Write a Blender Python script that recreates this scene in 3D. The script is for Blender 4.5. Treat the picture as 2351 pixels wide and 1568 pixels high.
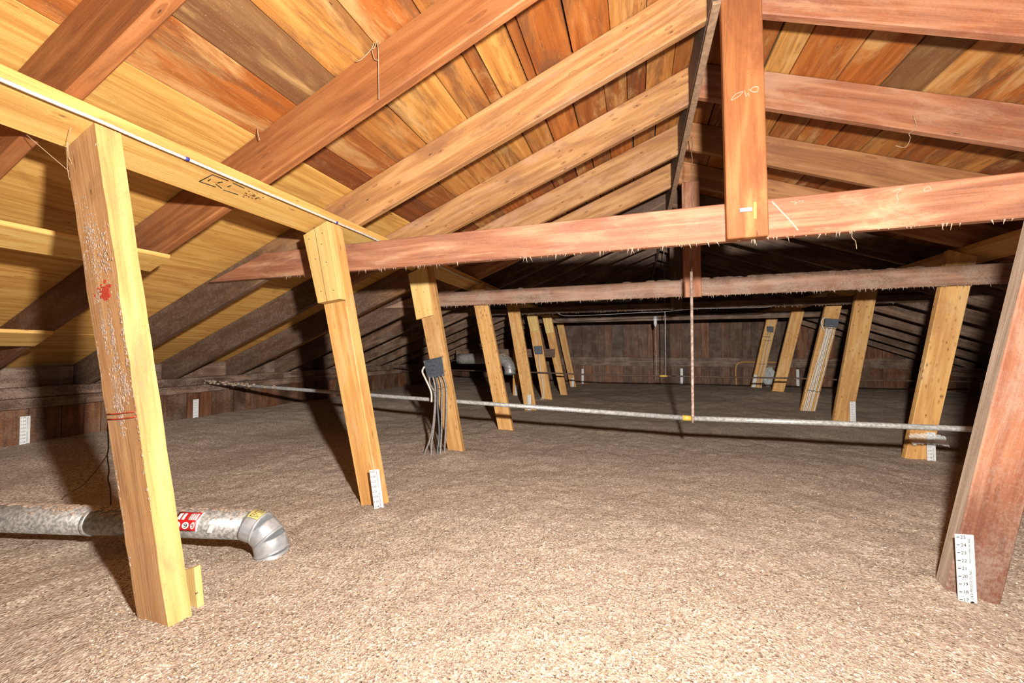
import bpy, bmesh, math, random
import numpy as np
from mathutils import Vector, Matrix
random.seed(7); rng = np.random.default_rng(7)
for o in list(bpy.data.objects): bpy.data.objects.remove(o)
SC = bpy.context.scene; COL = SC.collection
# ---------------------------------------------------------------- camera, world, light, exposure
cam = bpy.data.cameras.new('camera'); cam.sensor_width = 36; cam.lens = 870/2351*36
cam.clip_start = .02; cam.clip_end = 60
co = bpy.data.objects.new('camera', cam); COL.objects.link(co)
co.location = (0, 0, .827); co.rotation_euler = (math.radians(90+1.36), 0, math.radians(18.1))
SC.camera = co
W = bpy.data.worlds.new('ambient_fill'); SC.world = W; W.use_nodes = True
W.node_tree.nodes['Background'].inputs[0].default_value = (.93, .97, 1, 1)
W.node_tree.nodes['Background'].inputs[1].default_value = .065  # weak ambient fill added, entering by the open end behind the camera
fl = bpy.data.lights.new('camera_flash', 'POINT'); fl.energy = 286; fl.color = (1, .97, .92); fl.shadow_soft_size = .035
fl.use_nodes = True; _t = fl.node_tree; _f = _t.nodes.new('ShaderNodeLightFalloff'); _f.inputs['Strength'].default_value = 1.
_t.links.new(_f.outputs['Linear'], _t.nodes['Emission'].inputs['Strength'])
fo = bpy.data.objects.new('camera_flash', fl); COL.objects.link(fo); fo.location = (.23, .13, 1.15)
SC.view_settings.view_transform = 'Standard'; SC.view_settings.look = 'None'
SC.view_settings.gamma = 1; SC.view_settings.use_curve_mapping = False
SC.view_settings.exposure = 0.0

# ---------------------------------------------------------------- helpers
KA = .55   # overall reflectance of the dusty timber and fill
def srgb(r, g, b):
    f = lambda c: (c/255/12.92) if c/255 <= .04045 else ((c/255+.055)/1.055)**2.4
    return (f(r)*KA, f(g)*KA, f(b)*KA, 1)
class N:
    def __init__(s, name):
        s.m = bpy.data.materials.new(name); s.m.use_nodes = True
        s.t = s.m.node_tree; s.b = s.t.nodes['Principled BSDF']
    def n(s, typ, **k):
        x = s.t.nodes.new('ShaderNode'+typ)
        for a, v in k.items(): setattr(x, a, v)
        return x
    def l(s, a, b): s.t.links.new(a, b)
    def val(s, sock, v):
        if isinstance(v, (int, float)): sock.default_value = v
        elif isinstance(v, tuple): sock.default_value = v
        else: s.l(v, sock)
    def math(s, op, a, b=0., clamp=False):
        x = s.n('Math', operation=op, use_clamp=clamp); s.val(x.inputs[0], a); s.val(x.inputs[1], b); return x.outputs[0]
    def vec(s, op, a, b):
        x = s.n('VectorMath', operation=op); s.val(x.inputs[0], a); s.val(x.inputs[1], b); return x.outputs[0]
    def noise(s, v, scale=1., detail=3., rough=.55, dist=0.):
        x = s.n('TexNoise'); s.l(v, x.inputs['Vector']); x.inputs['Scale'].default_value = scale
        x.inputs['Detail'].default_value = detail; x.inputs['Roughness'].default_value = rough; x.inputs['Distortion'].default_value = dist
        return x.outputs[0]
    def ramp(s, f, stops, interp='LINEAR'):
        x = s.n('ValToRGB'); x.color_ramp.interpolation = interp; e = x.color_ramp.elements
        while len(e) < len(stops): e.new(.5)
        for i, (p, c) in enumerate(stops): e[i].position = p; e[i].color = c if len(c) == 4 else (*c, 1)
        s.l(f, x.inputs[0]); return x.outputs[0]
    def sm(s, f, a, b):
        x = s.n('MapRange', interpolation_type='SMOOTHSTEP'); s.l(f, x.inputs[0]); x.inputs[1].default_value = a; x.inputs[2].default_value = b
        return x.outputs[0]
    def mix(s, f, a, b, mode='MIX'):
        x = s.n('Mix', data_type='RGBA', blend_type=mode); s.val(x.inputs[0], f); s.val(x.inputs[6], a); s.val(x.inputs[7], b); return x.outputs[2]
    def bump(s, h, strength=.3, dist=.01):
        x = s.n('Bump'); x.inputs['Strength'].default_value = strength; x.inputs['Distance'].default_value = dist
        s.l(h, x.inputs['Height']); s.l(x.outputs[0], s.b.inputs['Normal'])
    def coords(s):
        tc = s.n('TexCoord'); oi = s.n('ObjectInfo')
        cb = s.n('CombineXYZ')
        for i, k in enumerate((37., 17., 53.)): s.l(s.math('MULTIPLY', oi.outputs['Random'], k), cb.inputs[i])
        return s.vec('ADD', tc.outputs['Object'], cb.outputs[0]), oi.outputs['Random']

def wood(name, light, mid, dark, stain=None, stain_amt=.5, tones=None, grain=46., knots=.55, dust=0., rough=.62, contrast=1., spec=.25, pale=None, dirt=None, kscale=(1.3, 6., 6.), kr=.085):
    M = N(name); p, rnd = M.coords(); loc = M.n('TexCoord').outputs['Object']
    sw = M.noise(M.vec('MULTIPLY', p, (1.2, 3., 3.)), 1, 2, .5)          # the board's fibres wander a little
    swc = M.n('CombineXYZ'); M.l(M.math('MULTIPLY', M.math('SUBTRACT', sw, .5), .05), swc.inputs[1]); M.l(M.math('MULTIPLY', M.math('SUBTRACT', sw, .5), .03), swc.inputs[2])
    p = M.vec('ADD', p, swc.outputs[0])
    big = M.noise(M.vec('MULTIPLY', p, (.45, 6., 6.)), 1, 2, .5)
    vor = M.n('TexVoronoi'); M.l(M.vec('MULTIPLY', p, kscale), vor.inputs['Vector'])
    vd = M.math('ADD', vor.outputs['Distance'], M.math('MULTIPLY', M.math('SUBTRACT', M.noise(p, 60., 2, .6), .5), .05))
    sep = M.n('SeparateColor'); M.l(vor.outputs['Color'], sep.inputs[0])
    sel = M.math('GREATER_THAN', sep.outputs[0], knots)
    kn = M.math('MULTIPLY', sel, M.math('SUBTRACT', 1., M.sm(vd, kr*.4, kr)))
    kring = M.math('MULTIPLY', sel, M.math('SUBTRACT', 1., M.sm(vd, kr*.7, kr+.25)))
    ph = M.math('ADD', M.math('MULTIPLY', big, grain), M.math('MULTIPLY', kring, 7.))
    g1 = M.math('POWER', M.math('ADD', M.math('MULTIPLY', M.math('SINE', ph), .5), .5), 2.2)
    fine = M.noise(M.vec('MULTIPLY', p, (4., 150., 150.)), 1, 4, .65)
    med = M.noise(M.vec('MULTIPLY', p, (1.3, 26., 26.)), 1, 4, .65)
    f = M.math('ADD', M.math('MULTIPLY', g1, .24*contrast), M.math('ADD', M.math('MULTIPLY', fine, .5*contrast), M.math('MULTIPLY', med, .6*contrast)))
    f = M.math('ADD', f, .5-.63*contrast)
    c = M.ramp(f, [(.2, dark), (.5, mid), (.8, light)])
    if tones == 'object': c = M.mix(1., c, M.n('ObjectInfo').outputs['Color'], 'MULTIPLY')
    elif tones: c = M.mix(1., c, M.ramp(rnd, tones, 'CONSTANT'), 'MULTIPLY')
    else:
        hs = M.n('HueSaturation'); M.l(c, hs.inputs['Color']); M.l(M.math('ADD', M.math('MULTIPLY', rnd, .24), .88), hs.inputs['Value']); c = hs.outputs[0]
    if stain:
        st = M.noise(M.vec('MULTIPLY', p, (1.3, 5.5, 5.5)), 1.3, 6, .68, .8)
        c = M.mix(M.math('MULTIPLY', M.sm(st, .47, .66), stain_amt), c, stain)
    if pale:
        st = M.noise(M.vec('MULTIPLY', p, (1.0, 4., 4.)), 1.7, 6, .7, .5)
        c = M.mix(M.math('MULTIPLY', M.sm(st, .5, .7), .6), c, pale)
    c = M.mix(M.math('MULTIPLY', kring, .4), c, dark)
    c = M.mix(M.math('MULTIPLY', kn, .8), c, srgb(64, 38, 24))
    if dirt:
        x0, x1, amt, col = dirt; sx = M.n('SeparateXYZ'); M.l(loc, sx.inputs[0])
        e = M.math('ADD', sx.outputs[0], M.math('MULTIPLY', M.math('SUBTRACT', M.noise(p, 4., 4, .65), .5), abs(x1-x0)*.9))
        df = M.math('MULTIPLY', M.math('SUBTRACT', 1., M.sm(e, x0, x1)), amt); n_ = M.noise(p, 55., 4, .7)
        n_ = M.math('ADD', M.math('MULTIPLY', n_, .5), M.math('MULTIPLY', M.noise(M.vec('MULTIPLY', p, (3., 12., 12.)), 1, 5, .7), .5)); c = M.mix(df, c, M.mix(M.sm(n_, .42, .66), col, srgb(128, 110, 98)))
    if dust:
        d1 = M.noise(p, 5., 4, .65); d2 = M.noise(p, 110., 3, .65)
        df = M.math('MULTIPLY', M.sm(M.math('ADD', M.math('MULTIPLY', d1, .55), M.math('MULTIPLY', d2, .45)), .44, .62), dust)
        c = M.mix(df, c, srgb(186, 164, 146))
    sp = M.noise(p, 190., 3, .55)
    c = M.mix(M.math('MULTIPLY', M.math('SUBTRACT', 1., M.sm(sp, .3, .4)), .4), c, dark)
    sp2 = M.noise(M.vec('ADD', p, (3., 7., 1.)), 240., 2, .5)
    c = M.mix(M.math('MULTIPLY', M.sm(sp2, .66, .74), .35), c, light)
    M.l(c, M.b.inputs['Base Color']); M.b.inputs['Roughness'].default_value = rough; M.b.inputs['Specular IOR Level'].default_value = spec
    M.bump(M.math('ADD', fine, M.math('MULTIPLY', med, .6)), .4, .004)
    return M.m
def plain(name, c, rough=.5, metal=0., vary=0., scale=20., c2=None):
    M = N(name); M.b.inputs['Roughness'].default_value = rough; M.b.inputs['Metallic'].default_value = metal
    if vary:
        p, r = M.coords(); n = M.noise(p, scale, 4, .6)
        M.l(M.mix(M.sm(n, .5-vary/2, .5+vary/2), c, c2 or c), M.b.inputs['Base Color']); M.bump(n, .2, .004)
    else: M.b.inputs['Base Color'].default_value = c
    return M.m
V = lambda *a: tuple(c/KA for c in srgb(*a)[:3])
yel = wood('new_yellow_pine', srgb(252, 214, 134), srgb(240, 188, 104), srgb(192, 128, 60), srgb(206, 140, 78), .4, contrast=.75, knots=.7, kscale=(2., 7., 7.), kr=.12)
post_m = wood('brace_pine', srgb(244, 198, 126), srgb(230, 170, 96), srgb(168, 110, 58), srgb(190, 134, 84), .5, contrast=.75, knots=.55, pale=srgb(236, 200, 150))
knotty_m = wood('knotty_brace_pine', srgb(242, 196, 128), srgb(226, 170, 100), srgb(164, 108, 60), srgb(188, 134, 86), .45, contrast=.75, knots=.5, pale=srgb(236, 200, 150), kscale=(3.6, 9., 9.), kr=.19)
post_side = wood('weathered_brace_face', srgb(240, 190, 134), srgb(222, 166, 110), srgb(164, 112, 68), srgb(176, 134, 98), .5, contrast=.75, knots=.72, pale=srgb(208, 172, 134), dust=.12)
dust_side = wood('dusty_board_edge', srgb(196, 172, 150), srgb(170, 146, 124), srgb(120, 94, 78), srgb(140, 112, 94), .5, contrast=.7, knots=.95, dust=.4)
post_1 = wood('near_brace_pine', srgb(250, 206, 138), srgb(238, 182, 110), srgb(168, 112, 62), srgb(186, 140, 100), .6, contrast=.7, knots=.72)
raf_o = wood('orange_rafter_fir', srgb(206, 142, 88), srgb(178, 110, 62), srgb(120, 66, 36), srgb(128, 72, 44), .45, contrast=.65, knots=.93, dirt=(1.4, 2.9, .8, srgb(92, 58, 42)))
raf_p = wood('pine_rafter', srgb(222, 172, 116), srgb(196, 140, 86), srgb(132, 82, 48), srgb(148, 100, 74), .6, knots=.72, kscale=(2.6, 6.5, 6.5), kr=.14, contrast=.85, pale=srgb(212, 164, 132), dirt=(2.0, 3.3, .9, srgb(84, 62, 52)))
raf_r = wood('right_pine_rafter', srgb(208, 154, 104), srgb(180, 122, 76), srgb(124, 76, 46), srgb(138, 88, 64), .5, knots=.75, contrast=.8)
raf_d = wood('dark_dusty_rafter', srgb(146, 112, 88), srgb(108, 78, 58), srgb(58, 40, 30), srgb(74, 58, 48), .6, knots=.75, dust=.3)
red = wood('red_brown_fir', srgb(208, 146, 106), srgb(178, 112, 76), srgb(118, 66, 44), srgb(146, 84, 62), .6, contrast=.75, knots=.9, dust=.15, pale=srgb(214, 166, 132))
king_m = wood('orange_brown_post', srgb(206, 140, 88), srgb(180, 112, 64), srgb(122, 68, 38), srgb(138, 76, 46), .6, contrast=.7, knots=.93, pale=srgb(222, 160, 96))
red_c = wood('near_collar_fir', srgb(222, 162, 124), srgb(190, 126, 92), srgb(124, 72, 52), srgb(150, 90, 70), .5, contrast=.9, knots=.9, dust=.12, pale=srgb(236, 196, 156))  # lighter tones and strong pale patches paint in the brightness of the lit tie
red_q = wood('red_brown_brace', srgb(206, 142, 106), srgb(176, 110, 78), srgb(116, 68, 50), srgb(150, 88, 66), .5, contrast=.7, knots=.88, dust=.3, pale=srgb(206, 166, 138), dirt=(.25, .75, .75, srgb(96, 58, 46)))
red_d = wood('dusty_red_brown_fir', srgb(196, 154, 128), srgb(164, 120, 94), srgb(104, 68, 50), srgb(122, 86, 70), .6, contrast=.75, knots=.9, dust=.6, pale=srgb(196, 168, 150))
PAL = {'Y': V(250, 212, 150), 'T': V(228, 182, 128), 'O': V(218, 152, 94), 'B': V(190, 134, 88), 'D': V(160, 104, 70), 'G': V(164, 142, 122), 'L': V(255, 226, 172)}
plank_m = wood('roof_board', srgb(244, 216, 170), srgb(220, 178, 126), srgb(148, 104, 66), srgb(122, 80, 52), .75, tones='object', knots=.68, contrast=.8, pale=srgb(236, 190, 124))
DT = [(0, V(188, 158, 134)), (.2, V(150, 126, 108)), (.38, V(130, 120, 112)), (.5, V(206, 168, 130)), (.66, V(138, 112, 94)), (.82, V(172, 138, 112))]
wall_m = wood('old_wall_board', srgb(190, 150, 116), srgb(152, 114, 84), srgb(94, 66, 48), srgb(72, 54, 44), .55, tones=DT, knots=.78, dust=.22)
plate_m = wood('old_wall_plate', srgb(150, 114, 92), srgb(112, 82, 64), srgb(56, 40, 34), srgb(50, 42, 38), .5, knots=.85, dust=.45)
ply = wood('plywood', srgb(250, 200, 116), srgb(234, 176, 92), srgb(182, 116, 52), srgb(206, 142, 74), .45, grain=60., contrast=.85, knots=.7, kscale=(2., 5., 5.), kr=.09)
dark_m = plain('roofing_felt', srgb(26, 22, 20), .9)
galv = plain('galvanised_steel', srgb(250, 252, 254), .3, .6, .5, 34., srgb(206, 212, 216))
galv_dusty = plain('dusty_galvanised_steel', srgb(206, 200, 192), .45, .35, .3, 70., srgb(140, 138, 134))
iron = plain('grey_iron_pipe', srgb(224, 222, 216), .5, .25, .4, 70., srgb(170, 168, 164))
rust = plain('pale_rusty_rod', srgb(222, 196, 178), .7, .1, .4, 50., srgb(158, 128, 110))
lath_m = plain('tan_lath', srgb(196, 158, 124), .8, 0, .5, 40., srgb(150, 116, 90))
dustwood = plain('grey_lath', srgb(142, 116, 96), .8, 0, .5, 40., srgb(104, 84, 70))
white_p = plain('white_plastic', srgb(240, 240, 238), .45)
black_p = plain('black_ink', srgb(22, 22, 26), .7)
greybox = plain('dark_grey_box', srgb(92, 100, 108), .55, .2, .4, 60., srgb(70, 76, 84))
cab_grey = plain('grey_cable', srgb(158, 150, 144), .55, 0, .4, 80., srgb(116, 108, 104))
cab_white = plain('white_cable', srgb(236, 226, 212), .5, 0, .3, 80., srgb(214, 200, 182))
cab_dark = plain('dark_cable', srgb(84, 88, 92), .5)
cab_yel = plain('yellow_cable', srgb(214, 160, 70), .5)
yel_t = plain('yellow_tape', srgb(232, 196, 84), .5)
red_ink = plain('red_ink', srgb(214, 70, 44), .7)
red_st = plain('red_sticker', srgb(206, 32, 36), .4)
yel_st = plain('yellow_sticker', srgb(214, 196, 120), .45)
chalk = plain('white_chalk', srgb(230, 192, 166), .9)
blue_ink = plain('blue_mark', srgb(60, 60, 160), .6)
web_m = plain('cobweb_dust', srgb(206, 176, 140), .9)
fluff = plain('cellulose_dust', srgb(206, 180, 158), .95, 0, .5, 120., srgb(168, 140, 118))
M_ = N('clear_plastic'); M_.b.inputs['Base Color'].default_value = (.85, .9, .88, 1); M_.b.inputs['Roughness'].default_value = .12
M_.b.inputs['Alpha'].default_value = .2; clear = M_.m

def world(o):
    m = o.matrix_basis.copy()
    while o.parent: m = o.parent.matrix_basis @ o.matrix_parent_inverse @ m if False else (o.parent.matrix_basis @ o.matrix_parent_inverse @ m); o = o.parent
    return m
def link(name, me, mat, parent=None, mw=None):
    o = bpy.data.objects.new(name, me)
    if mat and not me.materials: me.materials.append(mat)
    COL.objects.link(o)
    if mw is not None: o.matrix_basis = mw
    if parent is not None:
        o.parent = parent; o.matrix_parent_inverse = world(parent).inverted()
    return o
def tag(o, label=None, cat=None, group=None, kind=None):
    for k, v in (('label', label), ('category', cat), ('group', group), ('kind', kind)):
        if v: o[k] = v
    return o
def empty(name, loc, *a, **k):
    o = bpy.data.objects.new(name, None); COL.objects.link(o); o.location = loc; o.empty_display_size = .1
    o.matrix_basis = Matrix.Translation(loc); return tag(o, *a, **k)
def frame(p0, ax, up=(0, 0, 1)):
    x = Vector(ax).normalized(); u = Vector(up)
    if abs(x.dot(u.normalized())) > .98: u = Vector((0, 1, 0))
    z = (u-x*u.dot(x)).normalized(); y = z.cross(x)
    return Matrix.Translation(p0) @ Matrix((x, y, z)).transposed().to_4x4()
def bevel(bm, w, seg=1):
    bmesh.ops.bevel(bm, geom=list(bm.edges), offset=w, segments=seg, affect='EDGES', profile=.5)
FACES = [(0, 3, 2, 1), (4, 5, 6, 7), (0, 1, 5, 4), (1, 2, 6, 5), (2, 3, 7, 6), (3, 0, 4, 7)]
def hexa(name, pts, mat, parent=None, ax=None, bev=.004, up=(0, 0, 1), rough=0.):
    """a board from eight corners (four at each side); local x runs along the grain"""
    P = [Vector(p) for p in pts]
    ax = Vector(ax) if ax is not None else P[4]-P[0]
    mw = frame(P[0], ax, up); inv = mw.inverted()
    bm = bmesh.new(); vs = [bm.verts.new(inv @ p) for p in P]
    for f in FACES: bm.faces.new([vs[i] for i in f])
    bmesh.ops.recalc_face_normals(bm, faces=bm.faces)
    if rough:
        bmesh.ops.subdivide_edges(bm, edges=[e for e in bm.edges if e.calc_length() > .3], cuts=24)
        for v in bm.verts: v.co += Vector([random.gauss(0, rough) for _ in range(3)])*.5
    elif bev: bevel(bm, bev)
    me = bpy.data.meshes.new(name); bm.to_mesh(me); bm.free()
    return link(name, me, mat, parent, mw)
def box(name, lo, hi, mat, parent=None, ax=(1, 0, 0), bev=.003, **k):
    (a, b, c), (d, e, f) = lo, hi
    return hexa(name, [(a, b, c), (d, b, c), (d, e, c), (a, e, c), (a, b, f), (d, b, f), (d, e, f), (a, e, f)], mat, parent, ax, bev, **k)
def tube_bm(bm, pts, r, seg=8, cap=True):
    pts = [Vector(p) for p in pts]; rings = []
    rr = r if isinstance(r, (list, tuple)) else [r]*len(pts)
    prev = None
    for i, p in enumerate(pts):
        t = (pts[min(i+1, len(pts)-1)]-pts[max(i-1, 0)]).normalized()
        if prev is None: u = t.orthogonal().normalized()
        else: u = (prev-t*prev.dot(t)).normalized()
        prev = u; w = t.cross(u)
        rings.append([bm.verts.new(p+(u*math.cos(2*math.pi*k/seg)+w*math.sin(2*math.pi*k/seg))*rr[i]) for k in range(seg)])
    for a, b in zip(rings, rings[1:]):
        for k in range(seg):
            f = bm.faces.new((a[k], a[(k+1) % seg], b[(k+1) % seg], b[k])); f.smooth = True
    if cap: bm.faces.new(rings[0][::-1]); bm.faces.new(rings[-1])
def smooth_path(pts, n=6):
    P = [Vector(p) for p in pts]; out = []
    for i in range(len(P)-1):
        a, b, c, d = P[max(i-1, 0)], P[i], P[i+1], P[min(i+2, len(P)-1)]
        for k in range(n):
            t = k/n; out.append(.5*((2*b)+(c-a)*t+(2*a-5*b+4*c-d)*t*t+(3*b-a-3*c+d)*t**3))
    out.append(P[-1]); return out
def tube(name, pts, r, mat, parent=None, seg=8, smooth=0):
    if smooth: pts = smooth_path(pts, smooth)
    o = Vector(pts[0]); bm = bmesh.new(); tube_bm(bm, [Vector(p)-o for p in pts], r, seg)
    me = bpy.data.meshes.new(name); bm.to_mesh(me); bm.free()
    return link(name, me, mat, parent, Matrix.Translation(o))
def from_bm(name, bm, mat, parent=None, mw=None):
    me = bpy.data.meshes.new(name); bm.to_mesh(me); bm.free(); return link(name, me, mat, parent, mw)
def lerp(a, b, t): return a+(b-a)*t
ORD = ['first', 'second', 'third', 'fourth', 'fifth', 'sixth', 'seventh', 'eighth', 'ninth', 'tenth', 'eleventh', 'twelfth', 'thirteenth', 'fourteenth']

# ---------------------------------------------------------------- roof planes (m): under and upper face of the rafters
T = .386
zl = lambda x: 2.186+T*x if x < .38 else 2.479-T*x
zuL = lambda x: 2.416+T*x
zuR = lambda x: 2.691-T*x
zlL = lambda x: 2.186+T*x
zlR = lambda x: 2.479-T*x
XR = .356; XWL = -4.245; XWR = 4.97; YB = 9.0; Y0 = -1.2
RY = [.628+.6096*i for i in range(14)]; RT = .04
# ---------------------------------------------------------------- floor: loose fill insulation
def vnoise(x, y, s, seed):
    r = np.random.default_rng(seed); g = r.random((256, 256)); X = x*s+100; Yv = y*s+100
    i = np.floor(X).astype(int); j = np.floor(Yv).astype(int); u = X-i; v = Yv-j; u = u*u*(3-2*u); v = v*v*(3-2*v)
    a = g[i % 256, j % 256]; b = g[(i+1) % 256, j % 256]; c = g[i % 256, (j+1) % 256]; d = g[(i+1) % 256, (j+1) % 256]
    return (a*(1-u)+b*u)*(1-v)+(c*(1-u)+d*u)*v-.5
CP = np.array([(x, y, 0.) for x in (-2.6, -1.3, 0, 1.2) for y in (-1, .6, 1.7, 2.7, 3.7)]+[(-1.4, 5.05, 0), (0, 5, .0), (-1.4, 6.1, .03), (-1.25, 7, .01), (-1.3, 8.4, .0), (2, 3.7, 0), (2, 2.2, 0), (2.1, 5.02, .058), (2.06, 5.74, .066), (2.15, 7.08, .14), (2.07, 7.94, .165),
  (-.6, 9, .063), (1.5, 9, .1), (2.6, 9, .12), (4.4, 9, .13), (.3, 7, .05)]+[(-4.2, y, .14) for y in (-1, 0, 1, 2, 3, 4, 5, 6, 7, 8, 9)]+[(4.9, y, .15) for y in (-1, 0, 1.5, 3, 4.5, 6, 7.5, 9)]+[(3.2, y, .03) for y in (0, 1.5, 3)])
MOUNDS = [(-1.33, 2.66, .05, .18), (-1.24, 1.60, .03, .10), (-1.45, 1.62, -.012, .06), (-1.42, .72, .012, .1), (1.12, 1.62, -.02, .2), (1.0, 1.74, .02, .07), (-1.33, 1.14, .015, .1), (-1.75, 1.16, -.02, .1),
          (-2.1, .98, -.02, .12), (2.03, 3.62, -.005, .1), (.3, .9, .02, .35), (-.5, 2.0, .025, .5), (.9, 2.6, .02, .5), (-2.4, 2.2, .03, .5), (2.1, 7.0, .03, .25)]
def floor_z(x, y, detail=True):
    x = np.asarray(x, float); y = np.asarray(y, float); num = np.zeros_like(x); den = np.zeros_like(x)+1e-9
    for px, py, pz in CP:
        w = np.exp(-((x-px)**2+(y-py)**2)/(2*.62**2))+1e-6/(1+(x-px)**2+(y-py)**2); num += w*pz; den += w
    z = num/den
    for mx, my, h, s in MOUNDS: z = z+h*np.exp(-((x-mx)**2+(y-my)**2)/(2*s*s))
    z = z+.03*vnoise(x, y, 1.1, 1)+.022*vnoise(x, y, 3.1, 2)
    if detail: z = z+.012*vnoise(x, y, 9, 3)+.007*vnoise(x, y, 22, 4)+.0055*vnoise(x, y, 55, 5)
    return z
fz = lambda x, y: float(floor_z(np.array([x]), np.array([y]), False)[0])
def axis_pts(segs):
    out = []
    for a, b, s in segs: out += list(np.arange(a, b, s))
    return np.array(out+[segs[-1][1]])
gx = axis_pts([(-4.32, -2.6, .04), (-2.6, 1.9, .013), (1.9, 5.05, .05)]); gy = axis_pts([(-1.2, .5, .08), (.5, 2.4, .012), (2.4, 4.2, .022), (4.2, 9.05, .05)])
GX, GY = np.meshgrid(gx, gy); GZ = floor_z(GX, GY)
def grid_mesh(name, GX, GY, GZ):
    ny, nx = GX.shape; v = np.stack([GX, GY, GZ], -1).reshape(-1, 3); idx = np.arange(nx*ny).reshape(ny, nx)
    f = np.stack([idx[:-1, :-1], idx[:-1, 1:], idx[1:, 1:], idx[1:, :-1]], -1).reshape(-1, 4)
    return quads(name, v, f, True)
def quads(name, v, f, smooth=False):
    me = bpy.data.meshes.new(name); me.vertices.add(len(v)); me.vertices.foreach_set('co', v.astype(np.float32).ravel())
    me.loops.add(f.size); me.loops.foreach_set('vertex_index', f.astype(np.int32).ravel())
    me.polygons.add(len(f)); me.polygons.foreach_set('loop_start', np.arange(0, f.size, f.shape[1], dtype=np.int32))
    if smooth: me.polygons.foreach_set('use_smooth', np.ones(len(f), bool))
    me.update(calc_edges=True); me.validate(); return me
M = N('cellulose_insulation'); tc = M.n('TexCoord').outputs['Object']
vo = M.n('TexVoronoi'); M.l(tc, vo.inputs['Vector']); vo.inputs['Scale'].default_value = 150
sp = M.n('SeparateColor'); M.l(vo.outputs['Color'], sp.inputs[0])
c = M.ramp(sp.outputs[0], [(0, srgb(124, 102, 86)), (.1, srgb(176, 152, 132)), (.45, srgb(194, 170, 148)), (.75, srgb(210, 188, 166)), (.95, srgb(228, 212, 194))])
n2 = M.noise(tc, 3., 5, .6); c = M.mix(M.math('MULTIPLY', M.sm(n2, .42, .66), .4), c, srgb(182, 158, 142))
n3 = M.noise(tc, 60., 3, .7); c = M.mix(M.math('MULTIPLY', M.math('SUBTRACT', 1., M.sm(n3, .28, .42)), .6), c, srgb(136, 112, 94))
M.l(c, M.b.inputs['Base Color']); M.b.inputs['Roughness'].default_value = .95; M.b.inputs['Specular IOR Level'].default_value = .1
M.bump(M.math('ADD', M.noise(tc, 70., 4, .7), M.math('MULTIPLY', vo.outputs['Distance'], .4)), .6, .014)
ins_m = M.m
floor = link('floor', grid_mesh('floor', GX, GY, GZ), ins_m)
tag(floor, 'bed of loose tan cellulose insulation covering the whole attic floor', None, None, 'structure')
# flakes lying on it
def flakes(n):
    y = .45+rng.random(n*3)**1.7*4.6; x = -3.2+rng.random(n*3)*6.4
    keep = (x > -.32-1.75*y) & (x < .9+.95*y) & (rng.random(n*3) < 1.25/(.45+(x*x+y*y)*.42)); x = x[keep][:n]; y = y[keep][:n]
    z = floor_z(x, y)+.0015; n = len(x)
    L = rng.uniform(.0025, .0062, n); Wd = L*rng.uniform(.3, .8, n); a = rng.random(n)*6.283
    t1 = np.stack([np.cos(a), np.sin(a), rng.normal(0, .2, n)], -1); t2 = np.stack([-np.sin(a), np.cos(a), rng.normal(0, .2, n)], -1)
    c0 = np.stack([x, y, z], -1); A = t1*L[:, None]*.5; B = t2*Wd[:, None]*.5
    k = rng.normal(0, .25, (n, 1))*np.array([[0, 0, 1.]])*L[:, None]
    v = np.stack([c0-A-B+k, c0+A-B, c0+A+B+k, c0-A+B], 1).reshape(-1, 3)
    return quads('insulation_flakes', v, np.arange(4*n).reshape(n, 4))
M = N('insulation_flake'); ge = M.n('NewGeometry')
c = M.ramp(ge.outputs['Random Per Island'], [(0, srgb(80, 62, 50)), (.03, srgb(144, 114, 92)), (.1, srgb(182, 154, 130)), (.3, srgb(202, 178, 154)), (.6, srgb(212, 190, 168)), (.8, srgb(226, 190, 142)), (.87, srgb(228, 210, 190)), (.96, srgb(250, 242, 230))])
M.l(c, M.b.inputs['Base Color']); M.b.inputs['Roughness'].default_value = .9; M.b.inputs['Specular IOR Level'].default_value = .15
flk = link('insulation_flakes', flakes(170000), M.m, floor); flk['kind'] = 'stuff'

# ---------------------------------------------------------------- ceiling: roof deck of boards and plywood
dk = bmesh.new()
for pr in ([(-4.6, zuL(-4.6)+.03), (XR, zuL(XR)+.03), (XR, zuL(XR)+.05), (-4.6, zuL(-4.6)+.05)], [(XR, zuL(XR)+.03), (5.3, zuR(5.3)+.03), (5.3, zuR(5.3)+.05), (XR, zuL(XR)+.05)]):
    a = [dk.verts.new((x, Y0, z)) for x, z in pr]; b = [dk.verts.new((x, YB+.1, z)) for x, z in pr]
    dk.faces.new(a); dk.faces.new(b[::-1])
    for i in range(4): dk.faces.new((a[i], b[i], b[(i+1) % 4], a[(i+1) % 4]))
bmesh.ops.recalc_face_normals(dk, faces=dk.faces)
ceiling = from_bm('ceiling', dk, dark_m); tag(ceiling, 'gable roof deck of stained boards with dark gaps between them', None, None, 'structure')
def deck(name, xa, xb, ya, yb, zf, mat, th=.02, gap=.003, tone=None):
    s = 1; lift = random.uniform(0, .003)
    xa += gap*random.uniform(.3, 1.6); xb -= gap*random.uniform(.3, 1.6); ya += .001; yb -= .001
    pts = [(xa, ya, zf(xa)+lift), (xb, ya, zf(xb)+lift), (xb, yb, zf(xb)+lift), (xa, yb, zf(xa)+lift)]
    pts = pts+[(x, y, z+th) for x, y, z in pts]
    o = hexa(name, pts, mat, ceiling, (0, 1, 0), .0015 if yb < 4 else 0, up=(0, 0, 1)); j = random.uniform(.92, 1.06)
    o.color = (*[c*j for c in PAL[tone or random.choice('YTTOOBBDGL')]], 1); return o
def widths(xa, xb, lo=.12, hi=.26):
    xs = [xa]
    while xs[-1] < xb-hi: xs.append(xs[-1]+random.uniform(lo, hi))
    if xb-xs[-1] < .06: xs[-1] = xb
    else: xs.append(xb)
    return xs
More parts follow.
